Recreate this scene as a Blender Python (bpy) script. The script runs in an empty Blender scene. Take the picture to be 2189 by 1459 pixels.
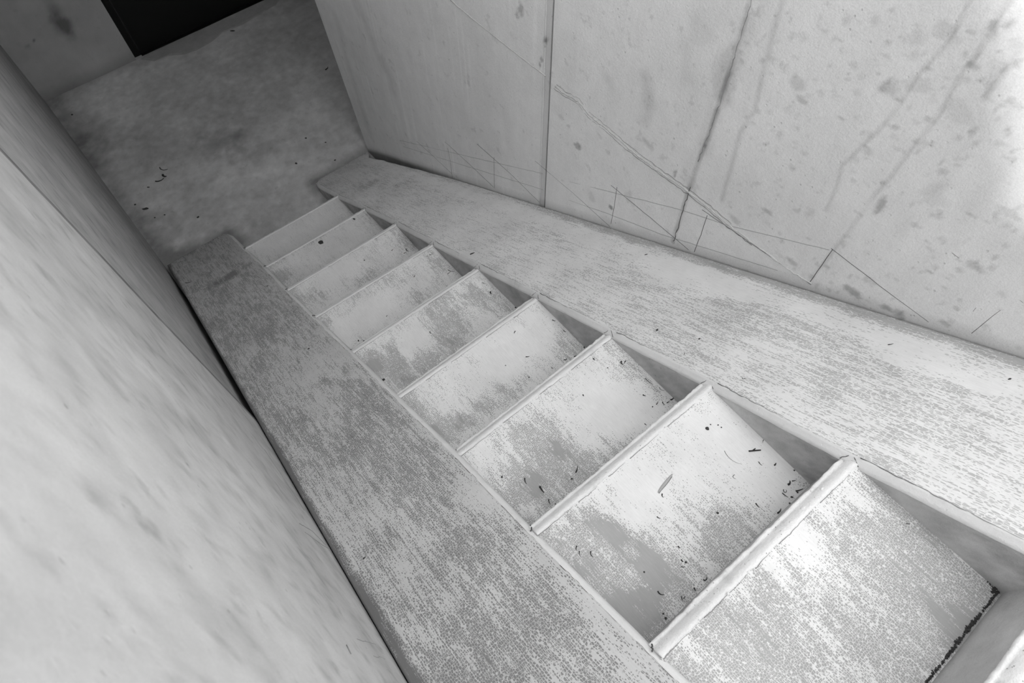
import bpy, math, random
import numpy as np
from mathutils import Vector, Matrix
random.seed(7)
rng = np.random.default_rng(11)
scn = bpy.context.scene
COL = scn.collection

# ------------------------------------------------------------------ camera
F = 1377.986
CAM = Vector((-0.243397, -2.932848, 2.978452))
RM = [[0.768152901, -0.640118839, -0.013747442],
      [0.563526851, 0.665736894, 0.489113357],
      [-0.303938495, -0.383460898, 0.872111881]]      # world -> camera
cam = bpy.data.cameras.new('camera')
co = bpy.data.objects.new('camera', cam)
COL.objects.link(co)
mt = Matrix(RM).transposed().to_4x4()
mt.translation = CAM
co.matrix_world = mt
cam.sensor_fit = 'HORIZONTAL'
cam.sensor_width = 36.0
cam.lens = F * 36.0 / 2189.0
cam.clip_start = 0.02
cam.dof.use_dof = True
cam.dof.focus_distance = 1.9
cam.dof.aperture_fstop = 9.0
scn.camera = co

# ------------------------------------------------------------------ light
w = bpy.data.worlds.new('sky')
scn.world = w
w.use_nodes = True
bg = w.node_tree.nodes['Background']
bg.inputs[0].default_value = (1, 1, 1, 1)
bg.inputs[1].default_value = 1.75
sun = bpy.data.lights.new('sun', 'SUN')
sun.energy = 5.0
sun.angle = math.radians(2.4)
so = bpy.data.objects.new('sun', sun)
COL.objects.link(so)
so.rotation_euler = Vector((1.0, -0.48, -0.58)).to_track_quat('-Z', 'Y').to_euler()
so.location = (-4, 2, 6)
vs = scn.view_settings
scn.display_settings.display_device = 'sRGB'
vs.view_transform = 'Standard'
vs.look = 'None'
vs.exposure = 0.13
vs.gamma = 1.0
vs.use_curve_mapping = False

# ------------------------------------------------------------------ measures
G, R, W = 0.336, 0.18696, 0.5628     # going, riser, tread width
XL, XR = -0.394, 0.982               # wall faces
YB = 1.86                            # back wall
CH = 0.018                           # chamfer
NSTEP = 12
# small irregularities of the real flight: x of the right edge and y of each nosing at both ends
XRK = [.570, .565, .573, .5765, .569, .5655, .5660, .5625, .5585, .549, .549, .552, .552, .552]
XLK = [-.004, -.004, .003, -.003, -.002, .002, .001, .004, -.002, -.003, 0, 0, 0, 0]
DYL = [0, .0166, .0088, .0051, .005, -.0069, -.0127, -.0088, .0078, .0119, -.003, 0, 0, 0]
DYR = [0, .0071, -.0004, -.0017, -.0104, -.0138, -.0148, -.008, .0005, .0032, -.003, 0, 0, 0]

def ray(px, py):
    v = Vector(((px - 1094.5) / F, -(py - 729.5) / F, -1.0))
    return Matrix(RM).transposed() @ v
def hit(px, py, n, c):
    d = ray(px, py); n = Vector(n)
    return CAM + d * ((c - n.dot(CAM)) / n.dot(d))
def on_floor(px, py, z=0.0): return hit(px, py, (0, 0, 1), z)
def on_ramp(px, py, dz=0.020): return hit(px, py, (0, R / G, 1), dz)
def on_right(px, py, x=None): return hit(px, py, (1, 0, 0), XR if x is None else x)
def on_left(px, py): return hit(px, py, (1, 0, 0), XL)
def tread_z(k): return k * R + CH
def ramp_z(y, dz=0.020): return -y / G * R + dz

# ------------------------------------------------------------------ noise for vertex wear (python side)
def vnoise(u, v, seed):
    r = np.random.default_rng(seed)
    tab = r.random((64, 64))
    iu = np.floor(u).astype(int); iv = np.floor(v).astype(int)
    fu = u - iu; fv = v - iv
    fu = fu * fu * (3 - 2 * fu); fv = fv * fv * (3 - 2 * fv)
    a = tab[iu % 64, iv % 64]; b = tab[(iu + 1) % 64, iv % 64]
    c = tab[iu % 64, (iv + 1) % 64]; d = tab[(iu + 1) % 64, (iv + 1) % 64]
    return (a * (1 - fu) + b * fu) * (1 - fv) + (c * (1 - fu) + d * fu) * fv
def fnoise(u, v, seed, oct=4):
    s = 0; a = .5; t = 0
    for o in range(oct):
        s = s + a * vnoise(u * 2 ** o + 17.3 * o, v * 2 ** o + 5.1 * o, seed + o); t += a; a *= .55
    return s / t
def seg_dist(A, B, pts):
    """distance of the grid (A,B) to a polyline, and the arc position"""
    best = np.full(A.shape, 9e9)
    for (a0, b0), (a1, b1) in zip(pts[:-1], pts[1:]):
        da, db = a1 - a0, b1 - b0
        L = da * da + db * db + 1e-12
        t = np.clip(((A - a0) * da + (B - b0) * db) / L, 0, 1)
        d = np.hypot(A - a0 - t * da, B - b0 - t * db)
        best = np.minimum(best, d)
    return best

# ------------------------------------------------------------------ materials
def new_mat(name):
    m = bpy.data.materials.new(name); m.use_nodes = True
    nt = m.node_tree; nt.nodes.clear()
    out = nt.nodes.new('ShaderNodeOutputMaterial')
    b = nt.nodes.new('ShaderNodeBsdfPrincipled')
    b.inputs['Roughness'].default_value = .85
    b.inputs['Specular IOR Level'].default_value = .25
    nt.links.new(b.outputs[0], out.inputs[0])
    return m, nt, b
class N:
    """terse node wiring"""
    def __init__(s, nt): s.nt = nt
    def set(s, sock, v):
        if hasattr(v, 'is_output'): s.nt.links.new(v, sock)
        else: sock.default_value = v
    def math(s, op, a, b=None, c=None, clamp=False):
        n = s.nt.nodes.new('ShaderNodeMath'); n.operation = op; n.use_clamp = clamp
        for i, v in enumerate((a, b, c)):
            if v is not None: s.set(n.inputs[i], v)
        return n.outputs[0]
    def pos(s): return s.nt.nodes.new('ShaderNodeNewGeometry').outputs['Position']
    def vmul(s, v, k, off=None):
        n = s.nt.nodes.new('ShaderNodeVectorMath'); n.operation = 'MULTIPLY_ADD'
        s.set(n.inputs[0], v); n.inputs[1].default_value = k; n.inputs[2].default_value = off or (0, 0, 0)
        return n.outputs[0]
    def vadd(s, a, b):
        n = s.nt.nodes.new('ShaderNodeVectorMath'); n.operation = 'ADD'
        s.set(n.inputs[0], a); s.set(n.inputs[1], b); return n.outputs[0]
    def noise(s, v, scale, detail=4, rough=.55, col=False, dist=0):
        n = s.nt.nodes.new('ShaderNodeTexNoise'); s.set(n.inputs['Vector'], v)
        n.inputs['Scale'].default_value = scale; n.inputs['Detail'].default_value = detail
        n.inputs['Roughness'].default_value = rough; n.inputs['Distortion'].default_value = dist
        return n.outputs['Color' if col else 'Fac']
    def voro(s, v, scale, feature='DISTANCE_TO_EDGE', rnd=1.0, out='Distance'):
        n = s.nt.nodes.new('ShaderNodeTexVoronoi'); n.feature = feature; s.set(n.inputs['Vector'], v)
        n.inputs['Scale'].default_value = scale; n.inputs['Randomness'].default_value = rnd
        return n.outputs[out]
    def ramp(s, x, a, b, lo=0., hi=1.):
        n = s.nt.nodes.new('ShaderNodeMapRange'); n.clamp = True; n.interpolation_type = 'SMOOTHSTEP'
        s.set(n.inputs[0], x); s.set(n.inputs[1], a); s.set(n.inputs[2], b)
        s.set(n.inputs[3], lo); s.set(n.inputs[4], hi); return n.outputs[0]
    def attr(s, name):
        n = s.nt.nodes.new('ShaderNodeAttribute'); n.attribute_name = name; return n.outputs['Fac']
    def grey(s, x):
        n = s.nt.nodes.new('ShaderNodeCombineColor')
        for i in range(3): s.set(n.inputs[i], x)
        return n.outputs[0]
    def bump(s, h, dist, strength=1.0):
        n = s.nt.nodes.new('ShaderNodeBump'); n.inputs['Strength'].default_value = strength
        n.inputs['Distance'].default_value = dist; s.set(n.inputs['Height'], h); return n.outputs[0]

def mat_wash(name, cx, cy, light=.66, dark=.36, streak=.35, bias=0.0, rnd=.75):
    """pale limewash crazed into small cells over darker brushed concrete"""
    m, nt, b = new_mat(name); q = N(nt)
    P = q.pos()
    flat = q.vmul(P, (1, 1, 0))
    wob = q.vmul(q.noise(flat, 14, 2, col=True), (.008, .006, 0), (-.004, -.003, 0))
    fine = q.vmul(q.noise(flat, 90, 2, col=True), (.0012, .0016, 0), (-.0006, -.0008, 0))
    Q = q.vadd(q.vadd(flat, wob), fine)
    cells = q.voro(q.vmul(Q, (cx * .8, cy, 0)), 1.0, rnd=rnd)
    sep = nt.nodes.new('ShaderNodeSeparateXYZ'); q.set(sep.inputs[0], Q)
    un = q.math('MULTIPLY_ADD', q.noise(q.vmul(flat, (9, 3, 0)), 1.0, 4, .6), 9.0, q.math('MULTIPLY', sep.outputs[0], cx))
    fr = q.math('FRACT', un)
    stripe = q.math('MINIMUM', fr, q.math('SUBTRACT', 1.0, fr))
    stripe = q.math('ADD', stripe, q.math('MULTIPLY_ADD', q.noise(q.vmul(Q, (60, 25, 0)), 1.0, 3, .6), .5, -.22))
    cells = q.math('MINIMUM', cells, stripe)
    blob = q.noise(q.vmul(flat, (1, .5, 0)), 10, 3, .6)
    mid = q.noise(q.vmul(Q, (1, .22, 0)), 60, 4, .7)
    lines = q.noise(q.vmul(Q, (cx * 1.0, cx * .03, 0)), 1.0, 2, .5)
    wear = q.attr('wear')
    s = q.math('MULTIPLY_ADD', blob, 1.3, -.65)
    s = q.math('ADD', s, q.math('MULTIPLY_ADD', mid, 2.3, -1.15))
    s = q.math('ADD', s, q.math('MULTIPLY_ADD', lines, streak * 4, -streak * 2))
    s = q.math('ADD', s, q.math('MULTIPLY', wear, .62))
    s = q.math('ADD', s, bias)
    T = q.math('MAXIMUM', q.math('MULTIPLY_ADD', s, -.30, .20), .045)           # threshold on the distance to the cell edge
    e = q.math('SUBTRACT', cells, T)
    mask = q.ramp(e, -.015, .045)
    full = q.ramp(q.math('ADD', s, q.math('MULTIPLY', cells, .6)), .95, 1.25)
    mask = q.math('MAXIMUM', mask, full)
    mot = q.noise(flat, 6, 5, .6)
    grain = q.noise(q.vmul(flat, (1, .12, 1)), 260, 3, .7)
    lv = q.math('MULTIPLY', light, q.math('ADD', .80, q.math('MULTIPLY', mot, .38)))
    dv = q.math('MULTIPLY', dark, q.math('ADD', .72, q.math('MULTIPLY', mot, .5)))
    mix = nt.nodes.new('ShaderNodeMix'); mix.data_type = 'FLOAT'
    q.set(mix.inputs[0], mask); q.set(mix.inputs[2], lv); q.set(mix.inputs[3], dv)
    val = q.math('MULTIPLY', mix.outputs[0], q.math('ADD', .88, q.math('MULTIPLY', grain, .24)))
    st = q.attr('stain_shade')
    val = q.math('MULTIPLY', val, q.math('SUBTRACT', 1.0, st))
    q.set(b.inputs['Base Color'], q.grey(val))
    h = q.math('SUBTRACT', q.math('MULTIPLY', grain, .5), q.math('MULTIPLY', mask, .6))
    q.set(b.inputs['Normal'], q.bump(h, .0012, .6))
    return m

def mat_concrete(name, base, mottle=.35, streak=.0, specks=.5, rough_bump=.6, fine=1.0, svec=(1, 1, .12), spsc=34, spk=.3):
    m, nt, b = new_mat(name); q = N(nt)
    P = q.pos()
    n1 = q.noise(P, 2.6, 6, .6)
    n2 = q.noise(P, 16, 5, .65)
    n3 = q.noise(q.vmul(P, svec), 30, 4, .6)
    v = q.math('ADD', 1 - mottle * .5 * 1.6 - streak * .5, q.math('MULTIPLY', n1, mottle * .9))
    v = q.math('ADD', v, q.math('MULTIPLY', n2, mottle * .7))
    v = q.math('ADD', v, q.math('MULTIPLY', n3, streak))
    g = q.noise(P, 420, 2, .6)
    v = q.math('ADD', v, q.math('MULTIPLY_ADD', g, .10 * fine, -.05 * fine))
    sp = q.voro(P, spsc, 'F1', 1.0)
    spm = q.ramp(sp, .05, .12, 1.0, 0.0)
    spn = q.ramp(q.noise(P, 5, 3), .5, .62)
    v = q.math('MULTIPLY', v, q.math('SUBTRACT', 1.0, q.math('MULTIPLY', q.math('MULTIPLY', spm, spn), spk * specks)))
    bl = q.ramp(q.noise(P, 22, 4, .6), .60, .72)
    v = q.math('MULTIPLY', v, q.math('SUBTRACT', 1.0, q.math('MULTIPLY', bl, .16 * specks)))
    v = q.math('MULTIPLY', v, q.math('SUBTRACT', 1.0, q.attr('stain_shade')))
    q.set(b.inputs['Base Color'], q.grey(q.math('MULTIPLY', v, base)))
    h = q.math('ADD', q.math('MULTIPLY', n2, .8), q.math('MULTIPLY', q.noise(P, 140, 4, .65), .5))
    h = q.math('SUBTRACT', h, q.math('MULTIPLY', spm, .3 * specks))
    q.set(b.inputs['Normal'], q.bump(h, .003, rough_bump))
    return m

def mat_plain(name, v, rough=.8):
    m, nt, b = new_mat(name); q = N(nt)
    n = q.noise(q.pos(), 300, 3)
    q.set(b.inputs['Base Color'], q.grey(q.math('MULTIPLY', v, q.math('ADD', .7, q.math('MULTIPLY', n, .6)))))
    b.inputs['Roughness'].default_value = rough
    return m

M_tread = mat_wash('crazed_limewash_tread', 285, 195, .79, .42, .30, -.10, rnd=.62)
M_ramp_l = mat_wash('crazed_limewash_left_ramp', 265, 160, .66, .29, .50, .24, rnd=.6)
M_ramp_r = mat_wash('brushed_limewash_right_ramp', 320, 90, .78, .48, .80, .04, rnd=.7)
M_nose = mat_concrete('nosing_concrete', .80, .34, 0, .9, 1.4, 2.5, spsc=95, spk=.65)
M_riser = mat_concrete('riser_concrete', .52, .8, .25, .8, 1.0, 3.0, (1, .3, 1))
M_edge = mat_concrete('ramp_edge_concrete', .78, .25, 0, .8, .8)
M_wall_r = mat_concrete('right_wall_concrete', .80, .24, .10, .9, .7, 3.5)
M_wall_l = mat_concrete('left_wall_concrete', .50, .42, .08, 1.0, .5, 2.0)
M_floor = mat_concrete('landing_concrete', .62, .8, 0, .8, .7, 4.0)
M_wall_b = mat_concrete('back_wall_concrete', .46, .3, .1, .5, .5)
M_crack = mat_plain('crack_dark', .09)
M_line = mat_plain('scribed_line', .13)
M_ridge = mat_plain('ridge_cement', .60)
M_black = mat_plain('black_door_panel', .008, .5)
M_frame = mat_plain('door_frame_metal', .006, .5)
M_steel = mat_plain('door_seal_strip', .16, .35)
M_needle = mat_plain('dry_needle', .035)
M_leaf = mat_plain('dry_leaf', .05)
M_pod = mat_plain('seed_pod_grey', .42)

# ------------------------------------------------------------------ mesh helpers
def link(name, me, mat, parent=None):
    o = bpy.data.objects.new(name, me); COL.objects.link(o)
    if mat: me.materials.append(mat)
    if parent: o.parent = parent
    return o
def from_lists(name, V, Fc, mat, parent=None, smooth=False, attrs=None):
    me = bpy.data.meshes.new(name)
    me.from_pydata([tuple(v) for v in V], [], [tuple(int(i) for i in f) for f in Fc])
    me.validate(); me.update()
    if smooth: me.polygons.foreach_set('use_smooth', [True] * len(me.polygons))
    if attrs:
        for k, a in attrs.items():
            at = me.attributes.new(k, 'FLOAT', 'POINT'); at.data.foreach_set('value', np.asarray(a, dtype=np.float32))
    return link(name, me, mat, parent)
def grid_solid(name, X, Y, Z, back, mat, parent=None, attrs=None, flip=False, smooth=True):
    """front surface from a grid of points, closed by a ring of sides and a back at +back"""
    ni, nj = X.shape
    V = np.stack([X, Y, Z], -1).reshape(-1, 3)
    idx = np.arange(ni * nj).reshape(ni, nj)
    q = np.stack([idx[:-1, :-1], idx[1:, :-1], idx[1:, 1:], idx[:-1, 1:]], -1).reshape(-1, 4)
    if flip: q = q[:, ::-1]
    ring = list(idx[0, :]) + list(idx[1:, -1]) + list(idx[-1, :-1][::-1]) + list(idx[1:-1, 0][::-1])
    ring = np.array(ring)
    if callable(back): B = np.array([back(V[i]) for i in ring])
    else: B = V[ring] + np.array(back)
    n0 = len(V); V2 = np.concatenate([V, B]); m = len(ring)
    a = ring; bnx = np.roll(ring, -1); c = n0 + np.arange(m); d = np.roll(c, -1)
    sides = np.stack([a, bnx, d, c], -1)
    if flip: sides = sides[:, ::-1]
    faces = [tuple(f) for f in q] + [tuple(f) for f in sides] + [tuple(c[::-1] if flip else c)]
    me = bpy.data.meshes.new(name)
    me.from_pydata([tuple(v) for v in V2.tolist()], [], [tuple(int(i) for i in f) for f in faces])
    me.update()
    sm = np.zeros(len(me.polygons), bool); sm[:len(q)] = smooth
    me.polygons.foreach_set('use_smooth', sm)
    for k, arr in (attrs or {}).items():
        at = me.attributes.new(k, 'FLOAT', 'POINT')
        full = np.zeros(len(V2), np.float32); full[:n0] = arr.reshape(-1)
        full[n0:] = 0
        at.data.foreach_set('value', full)
    return link(name, me, mat, parent)
def box(name, a, b, mat, parent=None):
    x0, y0, z0 = a; x1, y1, z1 = b
    V = [(x0, y0, z0), (x1, y0, z0), (x1, y1, z0), (x0, y1, z0), (x0, y0, z1), (x1, y0, z1), (x1, y1, z1), (x0, y1, z1)]
    Fc = [(0, 3, 2, 1), (4, 5, 6, 7), (0, 1, 5, 4), (1, 2, 6, 5), (2, 3, 7, 6), (3, 0, 4, 7)]
    return from_lists(name, V, Fc, mat, parent)
def tube_geo(pts, rad, n=6, flat=1.0, up=None):
    V = []; Fc = []
    pts = [Vector(p) for p in pts]
    for i, p in enumerate(pts):
        t = (pts[min(i + 1, len(pts) - 1)] - pts[max(i - 1, 0)]).normalized()
        u = Vector(up) if up is not None else Vector((0.13, .21, 1))
        s = t.cross(u).normalized(); uu = s.cross(t).normalized()
        r = rad(i / max(1, len(pts) - 1)) if callable(rad) else rad
        for k in range(n):
            a = 2 * math.pi * k / n
            V.append(p + s * (r * math.cos(a)) + uu * (r * flat * math.sin(a)))
    m = len(pts)
    for i in range(m - 1):
        for k in range(n):
            a = i * n + k; b = i * n + (k + 1) % n
            Fc.append((a, b, b + n, a + n))
    Fc.append(tuple(range(n))[::-1]); Fc.append(tuple((m - 1) * n + k for k in range(n)))
    return V, Fc
def tube(name, pts, rad, mat, parent=None, n=6, flat=1.0, up=None):
    V, Fc = tube_geo(pts, rad, n, flat, up)
    return from_lists(name, V, Fc, mat, parent, smooth=True)
def resample(pts, step, jit=0.0, nrm=None):
    out = []
    pts = [Vector(p) for p in pts]
    for a, b in zip(pts[:-1], pts[1:]):
        L = (b - a).length; n = max(1, int(L / step))
        for i in range(n): out.append(a.lerp(b, i / n))
    out.append(pts[-1])
    if jit:
        n = Vector(nrm).normalized() if nrm else None
        ph = random.random() * 10
        for i in range(1, len(out) - 1):
            d = Vector((random.gauss(0, jit), random.gauss(0, jit), random.gauss(0, jit)))
            if n: d -= n * d.dot(n)
            out[i] = out[i] + d
    return out
def struct(o): o['kind'] = 'structure'; return o

# ------------------------------------------------------------------ right wall
def build_right_wall():
    y0, y1 = -4.9, 0.03
    ys = np.concatenate([np.linspace(y0, -3.45, 10)[:-1], np.arange(-3.45, -1.66, .006), np.arange(-1.66, -1.56, .0015), np.arange(-1.56, y1, .006), [y1]])
    zs = np.concatenate([np.linspace(-.12, 2.62, 440), np.linspace(2.66, 4.05, 8)])
    Y, Z = np.meshgrid(ys, zs, indexing='ij')
    X = np.full(Y.shape, XR)
    # the vertical formwork joint: a shallow flat strip and a deep narrow slot beside it
    yj = -1.626
    strip = (Y > yj + .004) & (Y < yj + .030)
    X = np.where(strip, XR + .0035, X)
    X = np.where(np.abs(Y - yj) < .0042, XR + .022, X)
    # the free end of the wall leans with its formwork
    lean = np.clip((Y + .4) / (y1 + .4), 0, 1)
    Y2 = Y + lean * np.clip(Z, 0, 3) * .155
    X = X - .0025 * (fnoise(Y * 2.3 + 9, Z * 2.3 + 9, 5) - .5)
    def yz(pl): return [(on_right(*p).y, on_right(*p).z) for p in pl]
    st = np.zeros(Y.shape)
    def line(pl, w, s, soft=1.0, brk=0.0, seed=1):
        nonlocal st
        wob = (fnoise(Y * 12 + 50, Z * 12 + 50, seed) - .5) * .009
        d = seg_dist(Y2 + wob, Z + wob * .7, yz(pl))
        k = np.clip(1 - d / w, 0, 1) ** soft
        if brk: k = k * np.clip(fnoise(Y * 14 + 3, Z * 14 + 7, seed + 40) * 2.4 - brk, 0, 1)
        st = st + k * s
    def blob(px, py, a, b, s, seed=3, ang=0):
        nonlocal st
        c = on_right(px, py)
        dy = Y2 - c.y; dz = Z - c.z
        ca, sa = math.cos(ang), math.sin(ang)
        u = (dy * ca + dz * sa) / a; v = (-dy * sa + dz * ca) / b
        d = np.hypot(u, v) + (fnoise(Y * 60 + 30, Z * 60 + 30, seed) - .5) * 1.3
        st = st + np.clip((1.0 - d) * 2.2, 0, 1) * s
    line([(1607, 0), (1572, 110), (1550, 185), (1517, 280), (1492, 345), (1472, 405), (1455, 465), (1438, 517)], .010, .40, .6, .45, 2)
    line([(1612, 0), (1574, 118), (1552, 190), (1519, 280), (1494, 345), (1474, 408)], .035, .16, .8, .75, 4)
    line([(1560, 120), (1540, 185), (1530, 200)], .05, .12, .8, .8, 8)
    line([(1672, 0), (1648, 90), (1632, 150), (1612, 235), (1582, 285), (1562, 365), (1543, 430)], .0095, .20, .7, .1, 3)
    line([(2072, 0), (2036, 82), (1960, 170), (1912, 240), (1870, 290), (1800, 352), (1788, 400), (1765, 450)], .0065, .19, .8, .1, 5)
    line([(2155, 0), (2106, 88), (2058, 150), (2008, 245), (1957, 310), (1905, 378), (1870, 420), (1812, 495), (1735, 592)], .0070, .19, .8, .15, 6)
    line([(2187, 95), (2140, 155), (2108, 205)], .010, .20, .8, .1, 7)
    line([(2100, 260), (2010, 380), (1900, 520)], .03, .08, 1, .6, 9)
    line([(2160, 330), (2060, 470), (1960, 600)], .03, .07, 1, .6, 10)
    line([(1380, 165), (1388, 215), (1378, 255)], .035, .20, .9, .3, 12)
    line([(1300, 170), (1306, 190)], .03, .14, 1, .3, 13)
    line([(1378, 300), (1392, 316)], .014, .3, 1, .1, 14)
    line([(1462, 90), (1470, 160)], .03, .08, 1, .2, 15)
    line([(760, 0), (800, 90), (842, 190)], .07, .16, 1, .3, 44)
    line([(720, 40), (760, 190), (792, 290)], .05, .12, 1, .3, 45)
    for (x, y, a, b, s) in [(1236, 314, .022, .018, .42), (1113, 20, .018, .030, .38), (1106, 30, .012, .02, .3), (1166, 86, .012, .022, .45),
            (1158, 128, .008, .016, .4), (1154, 137, .010, .012, .4), (1442, 373, .008, .018, .45), (1307, 444, .014, .010, .6),
            (1884, 440, .012, .035, .35), (1822, 622, .030, .016, .35), (1705, 180, .02, .02, .2), (1712, 212, .02, .01, .25),
            (1715, 80, .012, .012, .12), (1960, 180, .03, .02, .12), (2045, 245, .03, .03, .10),
            (1905, 192, .03, .02, .22), (2130, 145, .02, .02, .10), (1500, 60, .05, .05, .06), (1640, 452, .02, .01, .25),
            (2022, 70, .03, .02, .14), (1960, 80, .02, .02, .12), (2000, 420, .03, .04, .08), (2086, 570, .02, .014, .22),
            (1898, 660, .016, .008, .3), (1925, 670, .02, .014, .2), (1693, 560, .02, .01, .25), (1570, 470, .03, .012, .2),
            (1550, 165, .04, .10, .14), (1480, 395, .03, .03, .12), (1345, 420, .02, .04, .12), (1265, 420, .02, .03, .14),
            (1200, 250, .012, .012, .15), (1215, 270, .012, .008, .2)]:
        blob(x, y, a, b, s, int(x) % 17 + 20)
    for _ in range(260):
        x = random.uniform(1650, 2180); y = random.uniform(10, 700)
        blob(x, y, random.uniform(.003, .011), random.uniform(.003, .012), random.uniform(.08, .20), random.randint(1, 99))
    for _ in range(140):
        x = random.uniform(1200, 1700); y = random.uniform(10, 500)
        blob(x, y, random.uniform(.002, .008), random.uniform(.003, .010), random.uniform(.06, .18), random.randint(1, 99))
    # pale vertical run marks on the end panel, grey mottle on the other
    drip = np.clip(vnoise(Y * 90 + 100, Z * 1.6 + 3, 9) - .66, 0, 1) * np.clip(vnoise(Y * 8 + 40, Z * 3 + 5, 19) * 2 - .7, 0, 1)
    st = st - drip * .35 * (Y > yj)
    st = st + .10 * np.clip(fnoise(Y * 5 + 20, Z * 3 + 20, 31) * 2 - 1.0, 0, 1)
    st = st + .20 * np.clip((-Y - 1.8) / .9, 0, 1) - .07  # painted gradient that evens out the light along the wall
    # darker grey band just above the ramp
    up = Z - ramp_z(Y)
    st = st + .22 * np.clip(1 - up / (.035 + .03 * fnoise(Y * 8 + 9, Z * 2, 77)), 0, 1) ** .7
    st = st + .5 * np.clip(1 - up / .030, 0, 1) * np.clip((Y + 1.3) / .8, 0, 1)  # shade of the open gap near the landing, painted on the wall foot
    st = np.where(np.abs(Y - yj) < .0042, .8, st)
    st = st + np.where(strip, .20, 0) + np.clip(1 - np.abs(Y - (yj + .031)) / .006, 0, 1) * .2
    st = np.clip(st, -.3, .85)
    o = grid_solid('wall_right', X, Y2, Z, (.26, 0, 0), M_wall_r, attrs={'stain_shade': st}, flip=True, smooth=False)
    struct(o)
    N_ = (1, 0, 0)
    def wl(name, pl, r, mat, jit=.0006, step=.02, off=.0, flat=.5, rj=.0):
        pts = resample([on_right(*p, XR - off) for p in pl], step, jit, N_)
        rr = (lambda t: r * (1 - .35 * rj + rj * random.random())) if rj else r
        return tube(name, pts, rr, mat, o, 6, flat, (1, 0, 0))
    # raised cement ridge where two formwork sheets met, running down parallel to the flight
    B = [(1187, 185), (1206, 200), (1236, 216), (1262, 248), (1300, 278), (1340, 314), (1390, 352), (1432, 382), (1472, 410),
         (1515, 444), (1560, 482), (1610, 520), (1640, 542), (1690, 578), (1735, 606)]
    wl('formwork_ridge', B, .0028, M_ridge, .0016, .010, 0, .5, 1.3)
    wl('crack', [(x + 3, y - 4) for x, y in B[:11]], .0009, mat_soft, .0012, .012, 0, .6, .8)
    wl('crack', [(x - 3, y + 4) for x, y in B[:12]], .0010, mat_soft, .0012, .012, 0, .6, .8)
    wl('formwork_ridge', [(963, 0), (1010, 40), (1070, 88), (1120, 127), (1166, 162)], .0022, M_ridge, .0006, .02, 0, .8, .5)
    wl('crack', [(1606, 0), (1573, 112), (1550, 188), (1518, 281), (1492, 345)], .0007, mat_soft, .0016, .012, 0, .5, 1.4)
    wl('crack', [(1476, 400), (1458, 455), (1440, 515)], .0011, M_line, .0014, .012, 0, .6, .9)
    # setting-out lines of the stair scribed on the wall
    S = [[(1319, 400), (1313, 440), (1306, 478)], [(1512, 460), (1498, 502), (1484, 538)], [(1780, 533), (1756, 568), (1731, 603)],
         [(2170, 638), (2122, 675), (2077, 712)], [(957, 316), (963, 345), (967, 380)], [(1056, 336), (1057, 402)],
         [(1306, 396), (1390, 465), (1472, 534)], [(1501, 448), (1620, 530), (1733, 608)], [(1777, 531), (1880, 610), (1985, 688)],
         [(2035, 540), (2110, 592), (2188, 647)], [(1144, 344), (1220, 408), (1304, 484)], [(1020, 308), (1090, 370), (1153, 432)],
         [(951, 303), (1005, 352), (1055, 400)], [(891, 302), (930, 337), (966, 371)]]
    for s in S: wl('scribed_line', s, .0009, M_line, .0004, .025)
    L1 = [(855, 300), (1000, 334), (1160, 371)]; L1b = [(1179, 378), (1320, 414), (1454, 448), (1558, 482), (1660, 507), (1772, 534)]
    L2 = [(862, 313), (1000, 356), (1160, 405)]; L2b = [(1178, 414), (1300, 457), (1412, 500), (1540, 540), (1662, 578)]
    for s in (L1, L1b, L2, L2b): wl('scribed_line', s, .0009, mat_faint, .0005, .03, 0, .3)
    wl('scribed_line', [(2080, 665), (2100, 640)], .0008, mat_soft)
    return o
mat_faint = mat_plain('worn_scribed_line', .42)
mat_soft = mat_plain('faint_scribed_line', .27)
wall_right = build_right_wall()

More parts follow.
